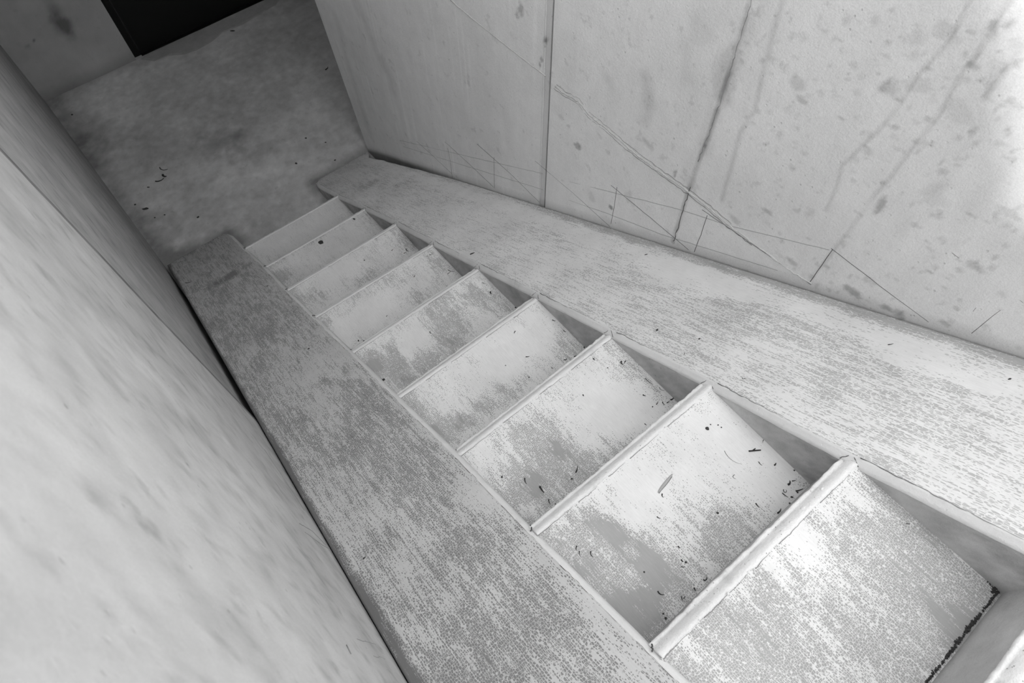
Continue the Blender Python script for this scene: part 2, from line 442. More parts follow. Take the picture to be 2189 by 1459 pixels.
# ------------------------------------------------------------------ left wall
def build_left_wall():
    ys = np.concatenate([np.linspace(-4.9, -3.0, 12)[:-1], np.arange(-3.0, -1.78, .008), np.arange(-1.78, -1.66, .0015), np.arange(-1.66, .5, .012), np.arange(.5, YB, .03), [YB + .1]])
    zs = np.concatenate([np.arange(-.12, 2.80, .012), [2.83]])
    Y, Z = np.meshgrid(ys, zs, indexing='ij')
    yj = on_left(526, 874).y
    X = np.full(Y.shape, XL) - np.clip(Y, 0, 2) * .012
    X = X + .003 * (fnoise(Y * 2 + 30, Z * 2 + 30, 8) - .5)
    X = X - np.clip((Y - yj) / .003, 0, 1) * .013
    st = .20 * (fnoise(Y * 9 + 30, Z * 7 + 30, 8, 5) - .5) * 2
    st = st + .20 * np.clip(fnoise(Y * 22 + 10, Z * 18 + 30, 18, 4) * 3 - 1.6, 0, 1)
    st = st + .26 * np.clip(fnoise(Y * 48 + 10, Z * 40 + 30, 28, 3) * 3 - 1.8, 0, 1)
    st = st + np.where((Y > yj - .030) & (Y < yj + .01), .50, 0) + .15 * (Y > yj)
    up = Z - np.maximum(ramp_z(Y), 0)
    st = st + .40 * np.clip(1 - up / .035, 0, 1)  # shade along the wall foot, painted as a soft dark band
    # drips below the joint panel near the foot
    st = st + .12 * np.clip(1 - np.abs(up - .10 - .03 * vnoise(Y * 5 + 9, Y * 0, 3)) / .006, 0, 1) * (Y < .3)
    o = grid_solid('wall_left', X, Y, Z, (-.3, 0, 0), M_wall_l, attrs={'stain_shade': np.clip(st, -.2, .7)}, smooth=False)
    struct(o)
    def wl(pl, r, jit=.0008):
        return tube('scribed_line', resample([on_left(*p) for p in pl], .02, jit, (1, 0, 0)), r, mat_soft, o, 6, .5, (1, 0, 0))
    wl([(640, 1118), (667, 1134), (697, 1165)], .0010); wl([(652, 1137), (690, 1165), (703, 1172)], .0009)
    wl([(763, 1365), (790, 1373), (817, 1381)], .0010); wl([(798, 1401), (833, 1410)], .0008)
    wl([(560, 930), (590, 975), (600, 990)], .0009); wl([(565, 960), (612, 1030), (650, 1090)], .0009)
    wl([(741, 1378), (750, 1396)], .0016, .001)
    return o
wall_left = build_left_wall()

# ------------------------------------------------------------------ floor of the landing
def build_floor():
    xs = np.concatenate([np.arange(-.5, 1.3, .012), np.linspace(1.32, 3.4, 20)])
    ys = np.concatenate([np.arange(-.4, 1.95, .012), np.linspace(2.0, 3.4, 8)])
    X, Y = np.meshgrid(xs, ys, indexing='ij')
    Z = .002 * (fnoise(X * 3 + 9, Y * 3 + 9, 3) - .5)
    st = .6 * (fnoise(X * 2.4 + 20, Y * 2.4 + 30, 45, 6) - .5) + .28 * (fnoise(X * 30 + 20, Y * 30 + 30, 46, 3) - .5) - .02
    def bl(px, py, a, b, s, seed=5):
        nonlocal st
        c = on_floor(px, py)
        d = np.hypot((X - c.x) / a, (Y - c.y) / b) + (fnoise(X * 14 + 30, Y * 14 + 30, seed) - .5) * 1.4
        st = st + np.clip((1 - d) * 1.5, 0, 1) * s
    bl(480, 300, .18, .22, .28, 4); bl(560, 330, .22, .12, .26, 6); bl(470, 400, .12, .10, -.14, 7)
    bl(330, 520, .22, .42, .30, 8); bl(170, 280, .20, .45, .24, 9); bl(500, 240, .15, .3, .16, 10)
    bl(560, 480, .25, .12, .16, 12); bl(600, 400, .14, .08, -.10, 11); bl(330, 300, .2, .3, .10, 13)
    bl(690, 200, .12, .2, -.08, 14)
    # contact shade painted dark in the corners and along the toe of the stair
    shade_rag = .6 + .8 * fnoise(X * 9 + 20, Y * 9 + 30, 61, 3)
    st = st + .30 * np.clip(1 - (X - XL) / (.10 * shade_rag), 0, 1) + .22 * np.clip(1 - (YB - Y) / (.12 * shade_rag), 0, 1)
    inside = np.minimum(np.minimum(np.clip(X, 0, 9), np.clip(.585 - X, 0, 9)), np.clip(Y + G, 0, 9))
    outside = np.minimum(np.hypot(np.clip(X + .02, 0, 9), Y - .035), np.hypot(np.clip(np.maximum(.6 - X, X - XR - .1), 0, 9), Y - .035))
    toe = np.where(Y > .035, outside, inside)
    st = st + .50 * np.clip(1 - toe / (.09 * shade_rag), 0, 1) ** 1.3
    o = grid_solid('floor', X, Y, Z, (0, 0, -.12), M_floor, attrs={'stain_shade': np.clip(st, -.3, .6)})
    # rough mortar patch under the door
    return struct(o)
floor = build_floor()

# ------------------------------------------------------------------ back wall, doorway, surrounding shell
XD = 0.225
def build_back_wall():
    xs = np.arange(-.75, XD + .001, .015); xs[-1] = XD
    zs = np.concatenate([np.arange(-.1, 2.2, .015), [4.05]])
    X, Z = np.meshgrid(xs, zs, indexing='ij')
    st = .4 * (fnoise(X * 3 + 9, Z * 3 + 9, 91, 5) - .5)
    for px, py, a, b, k in [(135, 58, .05, .09, .5), (122, 30, .04, .12, .3), (60, 100, .012, .01, .6), (72, 86, .012, .01, .6), (30, 110, .2, .1, .12)]:
        c = hit(px, py, (0, 1, 0), YB)
        d = np.hypot((X - c.x) / a, (Z - c.z) / b) + (fnoise(X * 20 + 9, Z * 20 + 9, 5) - .5)
        st = st + np.clip(1.3 - d, 0, 1) * k
    st = st + .3 * np.clip(1 - Z / .09, 0, 1)
    return struct(grid_solid('wall_back', X, np.full(X.shape, YB), Z, (0, .28, 0), M_wall_b, attrs={'stain_shade': np.clip(st, -.2, .6)}, flip=False, smooth=False))
b1 = build_back_wall()
def stain_const(o, fn):
    me = o.data; at = me.attributes.new('stain_shade', 'FLOAT', 'POINT')
def mortar(pxs, name, mat, h):
    V = []; Fc = []
    pts = [on_floor(*p) for p in pxs]
    n = len(pts)
    cx = sum(p.x for p in pts) / n; cy = sum(p.y for p in pts) / n
    for p in pts: V.append((p.x, p.y, .0005))
    for p in pts: V.append((cx + (p.x - cx) * .93, cy + (p.y - cy) * .85, h + random.uniform(-.001, .001)))
    for i in range(n): Fc.append((i, (i + 1) % n, n + (i + 1) % n, n + i))
    Fc.append(tuple(n + i for i in range(n)))
    return from_lists(name, V, Fc, mat, floor)
M_sill = mat_concrete('sill_mortar', .42, .7, 0, .8, 1.0)
mortar([(300, 127), (330, 131), (360, 119), (392, 117), (420, 108), (452, 90), (476, 70), (520, 52), (560, 28), (590, 10), (600, -4), (570, -6), (500, 27), (430, 62), (360, 94), (320, 112)], 'mortar_patch', M_sill, .003)
door = struct(bpy.data.objects.new('door_1', None)); COL.objects.link(door); door.location = (XD, YB, 0)
def under(o, p): o.parent = p; o.matrix_parent_inverse = p.matrix_world.inverted(); return o
bpy.context.view_layer.update()
under(box('door_leaf', (XD + .05, YB + .045, .004), (XD + 1.9, YB + .09, 2.3), M_black), door)
under(box('door_frame', (XD, YB + .03, 0), (XD + .05, YB + .12, 2.3), M_frame), door)
under(tube('seal_strip', [(XD + .052, YB + .040, .006), (XD + .052, YB + .040, 2.25)], .0018, M_steel), door)
under(box('threshold', (XD + .05, YB + .012, -.002), (XD + 1.9, YB + .044, .004), M_frame), door)
struct(box('trim_1', (XD + 1.9, YB, -.1), (3.4, YB + .28, 4.05), M_wall_b)).name = 'wall_back_far'
struct(box('wall_lintel', (XD, YB, 2.3), (XD + 1.9, YB + .28, 4.05), M_wall_b))
struct(box('wall_corridor', (3.3, -.5, -.1), (3.5, YB, 4.05), M_wall_b))
struct(box('wall_light_stop', (XR + .25, -.30, -.1), (3.3, -.05, 4.05), M_wall_b))  # unseen wall added to keep sky light from leaking onto the landing
M_ceil = mat_concrete('ceiling_concrete', .5, .3, 0, .3, .4)
struct(box('ceiling_occluder', (-5.0, -1.22, 4.05), (3.5, 3.4, 4.15), M_ceil))  # unseen slab; its edge and leftward reach are shaped for the sun patch

# ------------------------------------------------------------------ the staircase
stair = bpy.data.objects.new('staircase', None); COL.objects.link(stair)
stair['label'] = 'straight pale concrete staircase with crazed limewashed treads between two sloping side ramps'
stair['category'] = 'staircase'

def px_blobs_tread(X, Y, k, blobs):
    out = np.zeros(X.shape)
    for (px, py, a, b, s) in blobs:
        c = on_floor(px, py, tread_z(k))
        d = np.hypot((X - c.x) / a, (Y - c.y) / b) + (fnoise(X * 24 + 30, Y * 10 + 60, int(px) % 23) - .5) * 1.3
        out += np.clip((1 - d) * 1.6, 0, 1) * s
    return out
WEAR = {
 1: [(640, 500, .4, .25, -.6)],
 2: [(640, 525, .22, .05, .9), (600, 590, .08, .06, .9), (720, 470, .12, .04, .5), (700, 530, .2, .08, -.5)],
 3: [(870, 510, .08, .10, .9), (790, 590, .10, .05, .7), (660, 640, .10, .07, .8), (715, 585, .14, .08, -.9), (640, 625, .06, .06, .3)],
 4: [(930, 560, .06, .12, 1.0), (860, 590, .12, .05, .5), (780, 620, .20, .05, .4), (885, 640, .10, .05, .7), (760, 690, .18, .09, -1.0), (700, 690, .05, .08, .5)],
 5: [(1040, 650, .07, .12, .9), (960, 680, .12, .12, 1.2), (930, 760, .16, .08, 1.2), (800, 770, .10, .05, 1.5), (850, 790, .05, .12, 1.7), (780, 810, .08, .06, 1.5), (890, 720, .05, .08, -1.0), (860, 740, .04, .05, -.8), (1010, 620, .03, .1, .4)],
 6: [(1200, 740, .05, .16, .7), (1090, 740, .20, .12, -1.3), (1060, 850, .18, .05, .8), (900, 870, .05, .12, .8), (960, 910, .14, .06, 1.1), (1250, 800, .04, .05, .3)],
 7: [(1350, 790, .06, .14, 1.0), (1150, 930, .14, .12, .9), (1240, 860, .16, .08, -.3), (1330, 880, .16, .12, -.8), (1200, 1010, .14, .09, 1.3), (1080, 1030, .10, .08, .8), (1290, 700, .1, .04, -.2), (1100, 1070, .12, .05, 1.0), (1300, 970, .14, .05, .8)],
 8: [(1620, 950, .12, .20, -1.0), (1500, 960, .16, .12, -.6), (1285, 1130, .07, .10, 1.8), (1350, 1170, .05, .10, 1.4), (1260, 1220, .06, .14, 1.5), (1450, 1120, .14, .12, .5), (1400, 1260, .14, .10, .9), (1340, 1310, .14, .07, 1.3), (1560, 1130, .14, .06, .8), (1380, 1060, .08, .1, -.7), (1250, 1180, .03, .1, -.3)],
 9: [(1850, 1300, .40, .30, 1.0), (1700, 1130, .05, .07, -.9), (1560, 1380, .16, .12, .9), (1950, 1180, .14, .16, .5), (1640, 1270, .08, .05, .5), (2050, 1350, .08, .08, .6)],
}
def lerp_k(tab, y):
    k = np.clip(-np.asarray(y) / G, 0, len(tab) - 1.001); i = np.floor(k).astype(int); f = k - i
    t = np.array(tab); return t[i] * (1 - f) + t[i + 1] * f

def make_step(k):
    t = bpy.data.objects.new('step', None); COL.objects.link(t); t.parent = stair
    t.location = (0, 0, 0)
    z = tread_z(k); zb = tread_z(k - 1) if k > 1 else 0.0
    xa, xb = XLK[k] - .03, XRK[k] + .04
    nx, ny = 150, 86
    u = np.linspace(0, 1, nx)
    def yf(x):      # front line, slightly irregular
        f = (x - XLK[k]) / (XRK[k] - XLK[k])
        return -k * G + DYL[k] * (1 - f) + DYR[k] * f
    xs = xa + (xb - xa) * u
    # tread slab
    ybk = lambda x: -(k + 1) * G + DYL[k + 1] * (1 - (x / W)) + DYR[k + 1] * (x / W) - .02
    v = np.linspace(0, 1, ny)
    X = np.repeat(xs[:, None], ny, 1)
    Yf = yf(xs) - CH - .006; Yb = ybk(xs)
    Y = Yf[:, None] * (1 - v) + Yb[:, None] * v
    Z = np.full(X.shape, z) + .0018 * (fnoise(X * 5 + k, Y * 5 + 60, 9) - .5)
    wear = .5 * (fnoise(X * 6 + 3 * k, Y * 4 + 70, 12 + k, 4) - .5)
    wear = wear + px_blobs_tread(X, Y, k, WEAR.get(k, []))
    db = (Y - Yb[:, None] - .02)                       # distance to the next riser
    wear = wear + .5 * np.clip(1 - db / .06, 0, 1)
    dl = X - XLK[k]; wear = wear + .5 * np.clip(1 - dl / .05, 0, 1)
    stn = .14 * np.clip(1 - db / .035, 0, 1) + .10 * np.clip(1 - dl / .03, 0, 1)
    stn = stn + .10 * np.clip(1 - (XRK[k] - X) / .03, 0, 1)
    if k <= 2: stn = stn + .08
    tr = grid_solid('tread', X, Y, Z, (0, 0, -.05), M_tread, t, attrs={'wear': wear, 'stain_shade': np.clip(stn, 0, .6)}, flip=True)
    # riser
    nr = 40
    zz = np.linspace(zb - .01, z - CH + .001, 16)
    xr = np.linspace(xa, xb, nr)
    X = np.repeat(xr[:, None], 16, 1); Zr = np.repeat(zz[None, :], nr, 0)
    Yr = yf(xr)[:, None] - .002 + .0025 * (fnoise(X * 12 + k, Zr * 12 + 40, 6) - .5)
    st = .18 * np.clip(1 - (Zr - zb) / .03, 0, 1) + .25 * (fnoise(X * 9 + k * 3, Zr * 9 + 10, 16) - .5)
    grid_solid('riser', X, Yr, Zr, (0, -.05, 0), M_riser, t, attrs={'stain_shade': np.clip(st, -.1, .5)}, flip=False)
    # nosing: worn chamfer with a lip and a slightly proud rounded back edge
    prof = [(-.040, -.012), (.0012, -.012), (.0034, -.005), (.0030, .0005), (-.0008, .0022), (-.0040, .0020), (-.0055, .0045), (-.0095, .0105),
            (-.0135, .0155), (-.0185, .0196), (-.0225, .0205), (-.0255, .0200), (-.0275, .0165), (-.040, .012)]
    nn = 260 if k >= 6 else 160
    xn = np.linspace(XLK[k] - .004, XRK[k] + (.012 if k < 9 else .006), nn)
    V = []; Fc = []
    m = len(prof)
    s = np.random.default_rng(k)
    edge = np.array(fnoise(xn * 45 + k * 5, xn * 0 + k, 40 + k, 3)) - .5
    lip = np.array(fnoise(xn * 60 + k * 9, xn * 0 + k, 60 + k, 3)) - .5
    big = np.array(fnoise(xn * 6 + k * 9, xn * 0 + k, 70 + k, 2)) - .5
    for i, x in enumerate(xn):
        for j, (dy, dz) in enumerate(prof):
            e = 0; ez = 0
            if 9 <= j <= 12: e = -.0034 * edge[i] * (j - 8) / 4 - .006 * max(0, edge[i] - .22)
            if 1 <= j <= 5: e = .004 * lip[i]; ez = .002 * lip[i]
            if 5 <= j <= 9: ez += .0006 * big[i]
            V.append((x, yf(x) + dy + e, k * R + dz + ez))
    for i in range(nn - 1):
        for j in range(m):
            a = i * m + j; b = i * m + (j + 1) % m
            Fc.append((a, b, b + m, a + m))
    Fc.append(tuple(range(m))[::-1]); Fc.append(tuple((nn - 1) * m + j for j in range(m)))
    me = from_lists('nosing', V, Fc, M_nose, t, smooth=True)
    if k >= 3:                                        # ragged hairline where the nosing meets the tread
        a = 0
        while a < nn - 20:
            b = min(nn - 1, a + int(s.integers(18, 60)))
            seg = [Vector((xn[i], yf(xn[i]) - .0280 - .0034 * edge[i] - .006 * max(0, edge[i] - .22), z + .0004)) for i in range(a, b)]
            tube('crack', seg, lambda t: .0008 * (1.1 - t * .8), mat_soft, me, 5, .6)
            a = b + int(s.integers(2, 16))
    tube('crack', resample([Vector((XLK[k] + .004, yf(XLK[k]) + .004, k * R - .004)), Vector((XLK[k] - .010, yf(XLK[k]) - .008, k * R + .016))], .004, .0012), .0016, M_crack, me, 5, .8)
    return t
steps = [make_step(k) for k in range(1, NSTEP + 1)]

# blow holes and blisters on the nearest nosing
nose9 = [o for o in steps[8].children if o.name.startswith('nosing')][0]
def dimple(px, py, r):
    p = hit(px, py, (0, 1, 1), -9 * G + 9 * R + .005)
    V = []; Fc = []; n = 9
    nrm = Vector((0, .7071, .7071)); a = Vector((1, 0, 0)); b = nrm.cross(a)
    for ring, (rr, h) in enumerate([(1.0, -.0012), (.8, .0012), (.45, .0026)]):
        for i in range(n):
            t = 2 * math.pi * i / n
            V.append(p + a * (r * rr * math.cos(t)) + b * (r * rr * .8 * math.sin(t)) + nrm * h)
    for q in range(2):
        for i in range(n): Fc.append((q * n + i, q * n + (i + 1) % n, (q + 1) * n + (i + 1) % n, (q + 1) * n + i))
    Fc.append(tuple(2 * n + i for i in range(n)))
    return V, Fc
for (px, py, r) in [(1717, 1086, .008), (1690, 1117, .006), (1757, 1045, .005), (1615, 1190, .005), (1540, 1252, .005), (1589, 1222, .004), (1556, 1268, .003)]:
    V, Fc = dimple(px, py, r)
    from_lists('blister', V, Fc, M_nose, nose9, smooth=True)

# ------------------------------------------------------------------ side ramps
RAMPW_L = [(450, 700, .10, .12, .5), (560, 700, .10, .25, .5), (490, 590, .14, .05, 1.7), (470, 640, .1, .1, .3), (640, 900, .10, .25, .3),
           (780, 850, .08, .18, .7), (700, 770, .14, .12, -.9), (690, 870, .08, .10, -.5), (850, 1010, .14, .2, .5), (1050, 1410, .2, .16, .6),
           (1000, 1150, .1, .14, .4), (900, 830, .05, .2, -.3), (420, 590, .12, .06, -.2), (560, 560, .05, .06, -.6), (1020, 1050, .05, .1, -.4),
           (830, 1080, .06, .1, -.3), (740, 960, .05, .1, .4), (1150, 1290, .05, .1, .3)]
RAMPW_R = [(780, 400, .12, .05, .9), (870, 385, .10, .05, .7), (760, 370, .1, .1, -.4), (1000, 470, .25, .25, -.5), (1400, 640, .12, .10, .3),
           (1600, 690, .10, .15, .7), (1750, 740, .12, .12, .5), (1900, 850, .12, .2, .5), (1350, 600, .05, .1, .4), (1200, 560, .25, .12, -.4),
           (1500, 600, .06, .3, -.9), (2050, 800, .05, .25, -.6), (1500, 740, .08, .14, .3), (1000, 545, .05, .06, -1.4), (2100, 980, .2, .2, .2)]
def make_ramp(side):
    dz = .020
    yt = .034                                       # toe, where the slope meets the floor
    ys = np.concatenate([np.linspace(yt, yt - .05, 8)[:-1], np.arange(yt - .05, -3.9, -.0125), [-3.9]])
    if side == 'l':
        xin = lerp_k(XLK, ys) - .017; xout = np.full(ys.shape, XL + .0030) + .002 * np.clip((ys + 2.3) / 1.2, 0, 1) * np.clip((.0 - ys) / .1, 0, 1)
        cut = np.clip((ys + .05) / .084, 0, 1); xin = xin - .035 * cut ** 2.5
    else:
        xin = lerp_k(XRK, ys) + .015; xout = np.full(ys.shape, XR - .003) - .042 * np.clip((ys + 1.3) / 1.15, 0, 1) ** 2.2 * np.clip((.034 - ys) / .10, 0, 1) * (.7 + .6 * fnoise(ys * 9 + 50, ys * 0 + 3, 5, 3))
        cut = np.clip((ys + .06) / .094, 0, 1); xin = xin + .030 * cut ** 1.5
    nt = 70
    v = np.linspace(0, 1, nt)
    X = xin[:, None] * (1 - v) + xout[:, None] * v
    Y = np.repeat(ys[:, None], nt, 1)
    Z = ramp_z(Y, dz) + .0014 * (fnoise(X * 5 + 9, Y * 5 + 90, 3) - .5)
    Z = np.maximum(Z, .0015)
    nose = np.abs(X - xin[:, None])
    wall = np.abs(X - (XL if side == 'l' else XR))
    wear = .45 * (fnoise(X * 5 + 13, Y * 3 + 70, 21 if side == 'l' else 33, 4) - .5)
    for (px, py, a, b, s) in (RAMPW_L if side == 'l' else RAMPW_R):
        c = on_ramp(px, py)
        d = np.hypot((X - c.x) / a, (Y - c.y) / b) + (fnoise(X * 20 + 30, Y * 9 + 60, int(px) % 23) - .5) * 1.3
        wear += np.clip((1 - d) * 1.6, 0, 1) * s
    rag = .55 + .9 * fnoise(X * 3 + 8, Y * 9 + 80, 51, 4)
    if side == 'l':
        band = np.clip(1 - wall / ((.016 + .018 * np.clip((-Y - 1.6) / 1.0, 0, 1)) * rag), 0, 1)
        wear += np.where(band > .0, 1.2 + band, 0) * np.clip(band * 3, 0, 1)
        wear -= .5 * np.clip(1 - nose / .05, 0, 1)
        stn = .25 * np.clip(band * 3, 0, 1) + .05
        stn = stn + .12 * np.clip((Y + .5) / .5, 0, 1)
    else:
        band = np.clip(1 - wall / (.045 * rag), 0, 1)
        wear += 1.9 * np.clip(band * 2, 0, 1) * np.clip((-Y - 1.2) / .8, 0, 1)
        wear += .35 * np.clip(1 - nose / .03, 0, 1) - .7 * np.clip(1 - np.abs(wall - .07) / .05, 0, 1)
        stn = .06 * np.clip(band * 3, 0, 1)
        stn = stn + .10 * np.clip((Y + .9) / .9, 0, 1)
    def back(p):
        return (p[0], p[1], max(-.05, p[2] - .42))
    o = grid_solid('side_ramp', X, Y, Z, back, M_ramp_l if side == 'l' else M_ramp_r, stair,
                   attrs={'wear': wear, 'stain_shade': np.clip(stn, 0, .6)}, flip=(side == 'l'))
    # chamfered edge: pale narrow strip and, below it, the darker inner cheek
    y2 = ys[ys < .02]
    sgn = -1 if side == 'l' else 1
    tab = XLK if side == 'l' else XRK
    xi = (xin[ys < .02]); x0 = lerp_k(tab, y2) + (0 if side == 'l' else (np.clip((y2 + .06) / .094, 0, 1) ** 1.5) * .022) - (0 if side == 'r' else .03 * np.clip((y2 + .05) / .084, 0, 1) ** 2.5)
    n = len(y2)
    wav = (fnoise(y2 * 30 + 90, y2 * 0 + 4, 71 if side == 'l' else 72, 3) - .5)
    cols = []
    jag = .006 * wav
    for (fx, dzz) in [(1.12, .0185), (1.0, .0215), (.75, .0160 + 0), (.4, .008), (0.0, .000)]:
        xx = x0 * (1 - fx) + xi * fx
        zz = np.maximum(ramp_z(y2, dzz) + (jag if dzz == 0 else 0), .001)
        if fx == 0: xx = xx - sgn * .0005
        cols.append((xx, zz))
    xin2 = x0 + sgn * .0005
    X = np.stack([c[0] for c in cols], 1); Z = np.stack([c[1] for c in cols], 1); Y = np.repeat(y2[:, None], len(cols), 1)
    st = np.zeros(X.shape) + .10 * np.clip(fnoise(Y * 14 + 90, X * 14 + 9, 5) * 2 - .9, 0, 1)
    Bk = sgn
    ed = grid_solid('edge_strip', X, Y, Z, lambda p: (p[0] + sgn * .012, p[1], max(-.04, p[2] - .02)), M_edge, o, attrs={'stain_shade': st}, flip=(side == 'r'))
    # inner cheek
    nz = 26
    f = np.linspace(0, 1, nz)
    top = np.maximum(ramp_z(y2, .001) + jag * .9, .001)
    bot = np.maximum(top - .40, -.03)
    Zc = top[:, None] * (1 - f) + bot[:, None] * f
    Xc = np.repeat((x0 + sgn * .001)[:, None], nz, 1); Yc = np.repeat(y2[:, None], nz, 1)
    st = .9 * (fnoise(Yc * 12 + 90, Zc * 30 + 9, 15, 5) - .42) + .25 * np.clip(1 - np.abs((-Yc / G - np.floor(-Yc / G + .06)) * 0), 0, 0)
    grid_solid('cheek', Xc, Yc, Zc, (sgn * .012, 0, 0), M_riser, o, attrs={'stain_shade': np.clip(st, -.15, .5)}, flip=(side == 'r'))
    # hairline joint along the chamfer and the forked formwork marks above each nosing
    if side == 'l':
        for a in range(3, len(y2) - 12, 16):
            seg = [Vector((x + random.gauss(0, .0006), y, z)) for x, y, z in zip(xi[a:a + 15], y2[a:a + 15], ramp_z(y2[a:a + 15], .0205))]
            tube('crack', seg, lambda t: .0008 * (1.2 - t), M_line, o, 5, .6)
    if side == 'r':
        line = [(x, y, z) for x, y, z in zip(xi[6:], y2[6:], ramp_z(y2[6:], .0205))]
        for k in range(1, 11):
            ya = -k * G - .02 + DYR[k]; yb = ya - G * random.uniform(.35, .95)
            seg = [Vector(p) for p in line if yb < p[1] < ya]
            if len(seg) > 2:
                seg = [p + Vector((random.gauss(0, .0008), 0, .0004)) for p in seg]
                tube('crack', seg, lambda t: .0009 * (1.3 - t), M_line, o, 5, .6)
            x_in = float(lerp_k(XRK, -k * G)); yk = -k * G + DYR[k]
            ap = Vector((x_in + .0165, yk - .006, ramp_z(yk - .006, .0205)))
            a2 = Vector((x_in + .001, yk + .004, ramp_z(yk + .004, .004)))
            b2 = Vector((x_in + .002, yk - .030, ramp_z(yk - .030, .0045)))
            for e, jj in ((a2, .0007), (b2, .0007)):
                tube('crack', resample([ap, e], .005, jj), .0009, M_crack if k >= 8 else M_line, o, 5, .7)
            tube('crack', resample([ap + Vector((.002, -.006, .003)), b2 + Vector((.006, -.014, .010))], .005, .0008), .0007, M_line, o, 5, .7)
    return o
ramp_left = make_ramp('l'); ramp_left['label'] = 'left side ramp, narrower and darker with heavily crazed limewash'
ramp_right = make_ramp('r'); ramp_right['label'] = 'right side ramp, pale with fine brushed streaks'

# dark grit packed into the gap at the foot of the ramps and walls
def grit(name, a, b, n, spread, size, label, cat, seed, nrm=(0, 0, 1), mat=None):
    s = random.Random(seed); V = []; Fc = []
    a = Vector(a); b = Vector(b)
    for i in range(n):
        t = s.random(); p = a.lerp(b, t)
        lump = .4 + .6 * abs(math.sin(t * 23 + seed) * math.cos(t * 9))
        p = p + Vector((s.gauss(0, spread * .3), abs(s.gauss(0, spread)) * lump, abs(s.gauss(0, .0015))))
        r = s.uniform(.4, 1.3) * size * (.5 + lump)
        c = len(V); m = 5
        rot = s.random() * 6
        for q in range(m):
            an = rot + 2 * math.pi * q / m
            V.append(p + Vector((r * math.cos(an) * s.uniform(.6, 1.3), r * math.sin(an) * s.uniform(.6, 1.3), -.001)))
        V.append(p + Vector((0, 0, r * .8)))
        for q in range(m): Fc.append((c + q, c + (q + 1) % m, c + m))
    o = from_lists(name, V, Fc, mat or M_leaf)
    o['label'] = label; o['category'] = cat; o['kind'] = 'stuff'
    return o
yr10 = -10 * G
grit('leaf_litter', (.12, yr10, tread_z(9)), (.575, yr10, tread_z(9)), 800, .0032, .0020,
     'black crumbly leaf litter packed along the foot of the highest riser at lower right', 'debris', 3)
grit('leaf_litter', (.545, yr10 + .004, tread_z(9)), (.572, yr10 + .012, tread_z(9)), 120, .010, .0022,
     'black leaf litter heaped in the right back corner of the highest tread', 'debris', 5)

# ------------------------------------------------------------------ loose debris, each a thing of its own
ORD = {1: 'lowest', 2: 'second', 3: 'third', 4: 'fourth', 5: 'fifth', 6: 'sixth', 7: 'seventh', 8: 'eighth', 9: 'ninth'}
def surf(px, py, where):
    if isinstance(where, int): return on_floor(px, py, tread_z(where)), Vector((0, 0, 1))
    if where == 'floor': return on_floor(px, py), Vector((0, 0, 1))
    n = Vector((0, R / G, 1)).normalized()
    return on_ramp(px, py), n
def frame_at(p, n):
    # in-surface axes seen as image right / image down
    x = Vector((0.768152901, -0.640118839, -0.013747442)); x = (x - n * x.dot(n)).normalized()
    y = n.cross(x)      # towards image up
    return x, y
def desc(px, py, where):
    p, n = surf(px, py, where)
    if isinstance(where, int):
        f = (p.x) / W; g = (-p.y - where * G) / G
        a = 'left end' if f < .22 else 'left half' if f < .45 else 'middle' if f < .6 else 'right half' if f < .82 else 'right end'
        b = 'by its nosing' if g < .25 else 'halfway back' if g < .7 else 'by the riser'
        return 'at the %s of the %s step up, %s' % (a, ORD[where], b), 'dry needles and crumbs on the %s step' % ORD[where]
    if where == 'floor': return 'on the dark landing floor', 'dark flakes on the landing floor'
    if where == 'rampr': return 'on the right side ramp', 'crumbs on the right side ramp'
    return 'on the left side ramp', 'crumbs on the left side ramp'
def put(o, where_txt, group, head, cat, label=None):
    o['label'] = label or (head + ' ' + where_txt); o['category'] = cat; o['group'] = group
def needle(px, py, where, length, ang, curl=0.5, w=1.3, label=None):
    p, n = surf(px, py, where); ex, ey = frame_at(p, n)
    s = (p - CAM).length / F
    L = length * s * 1.05; a = math.radians(-ang)
    pts = []
    m = 8
    for i in range(m):
        t = i / (m - 1) - .5
        th = a + curl * t * 2
        pts.append(None)
    cur = Vector((0, 0, 0)); loc = []
    for i in range(m):
        loc.append(cur.copy())
        th = a + curl * ((i / (m - 1)) - .5) * 2
        cur = cur + (ex * math.cos(th) + ey * math.sin(th)) * (L / (m - 1))
    c = sum(loc, Vector()) / m
    r = w * .5 * .95 * s
    V, Fc = tube_geo([q - c + n * (r * .9) for q in loc], lambda t: r * (1.15 - .75 * t), 6, .9, n)
    o = from_lists('dry_needle', V, Fc, M_needle, smooth=True)
    o.location = p
    tx, g = desc(px, py, where)
    kind = 'curled' if abs(curl) > 1.0 else 'bent' if abs(curl) > .4 else 'straight'
    put(o, tx, g, '%s %s dark needle' % ('long' if length > 12 else 'short' if length > 6.5 else 'tiny', kind), 'needle', label)
    return o
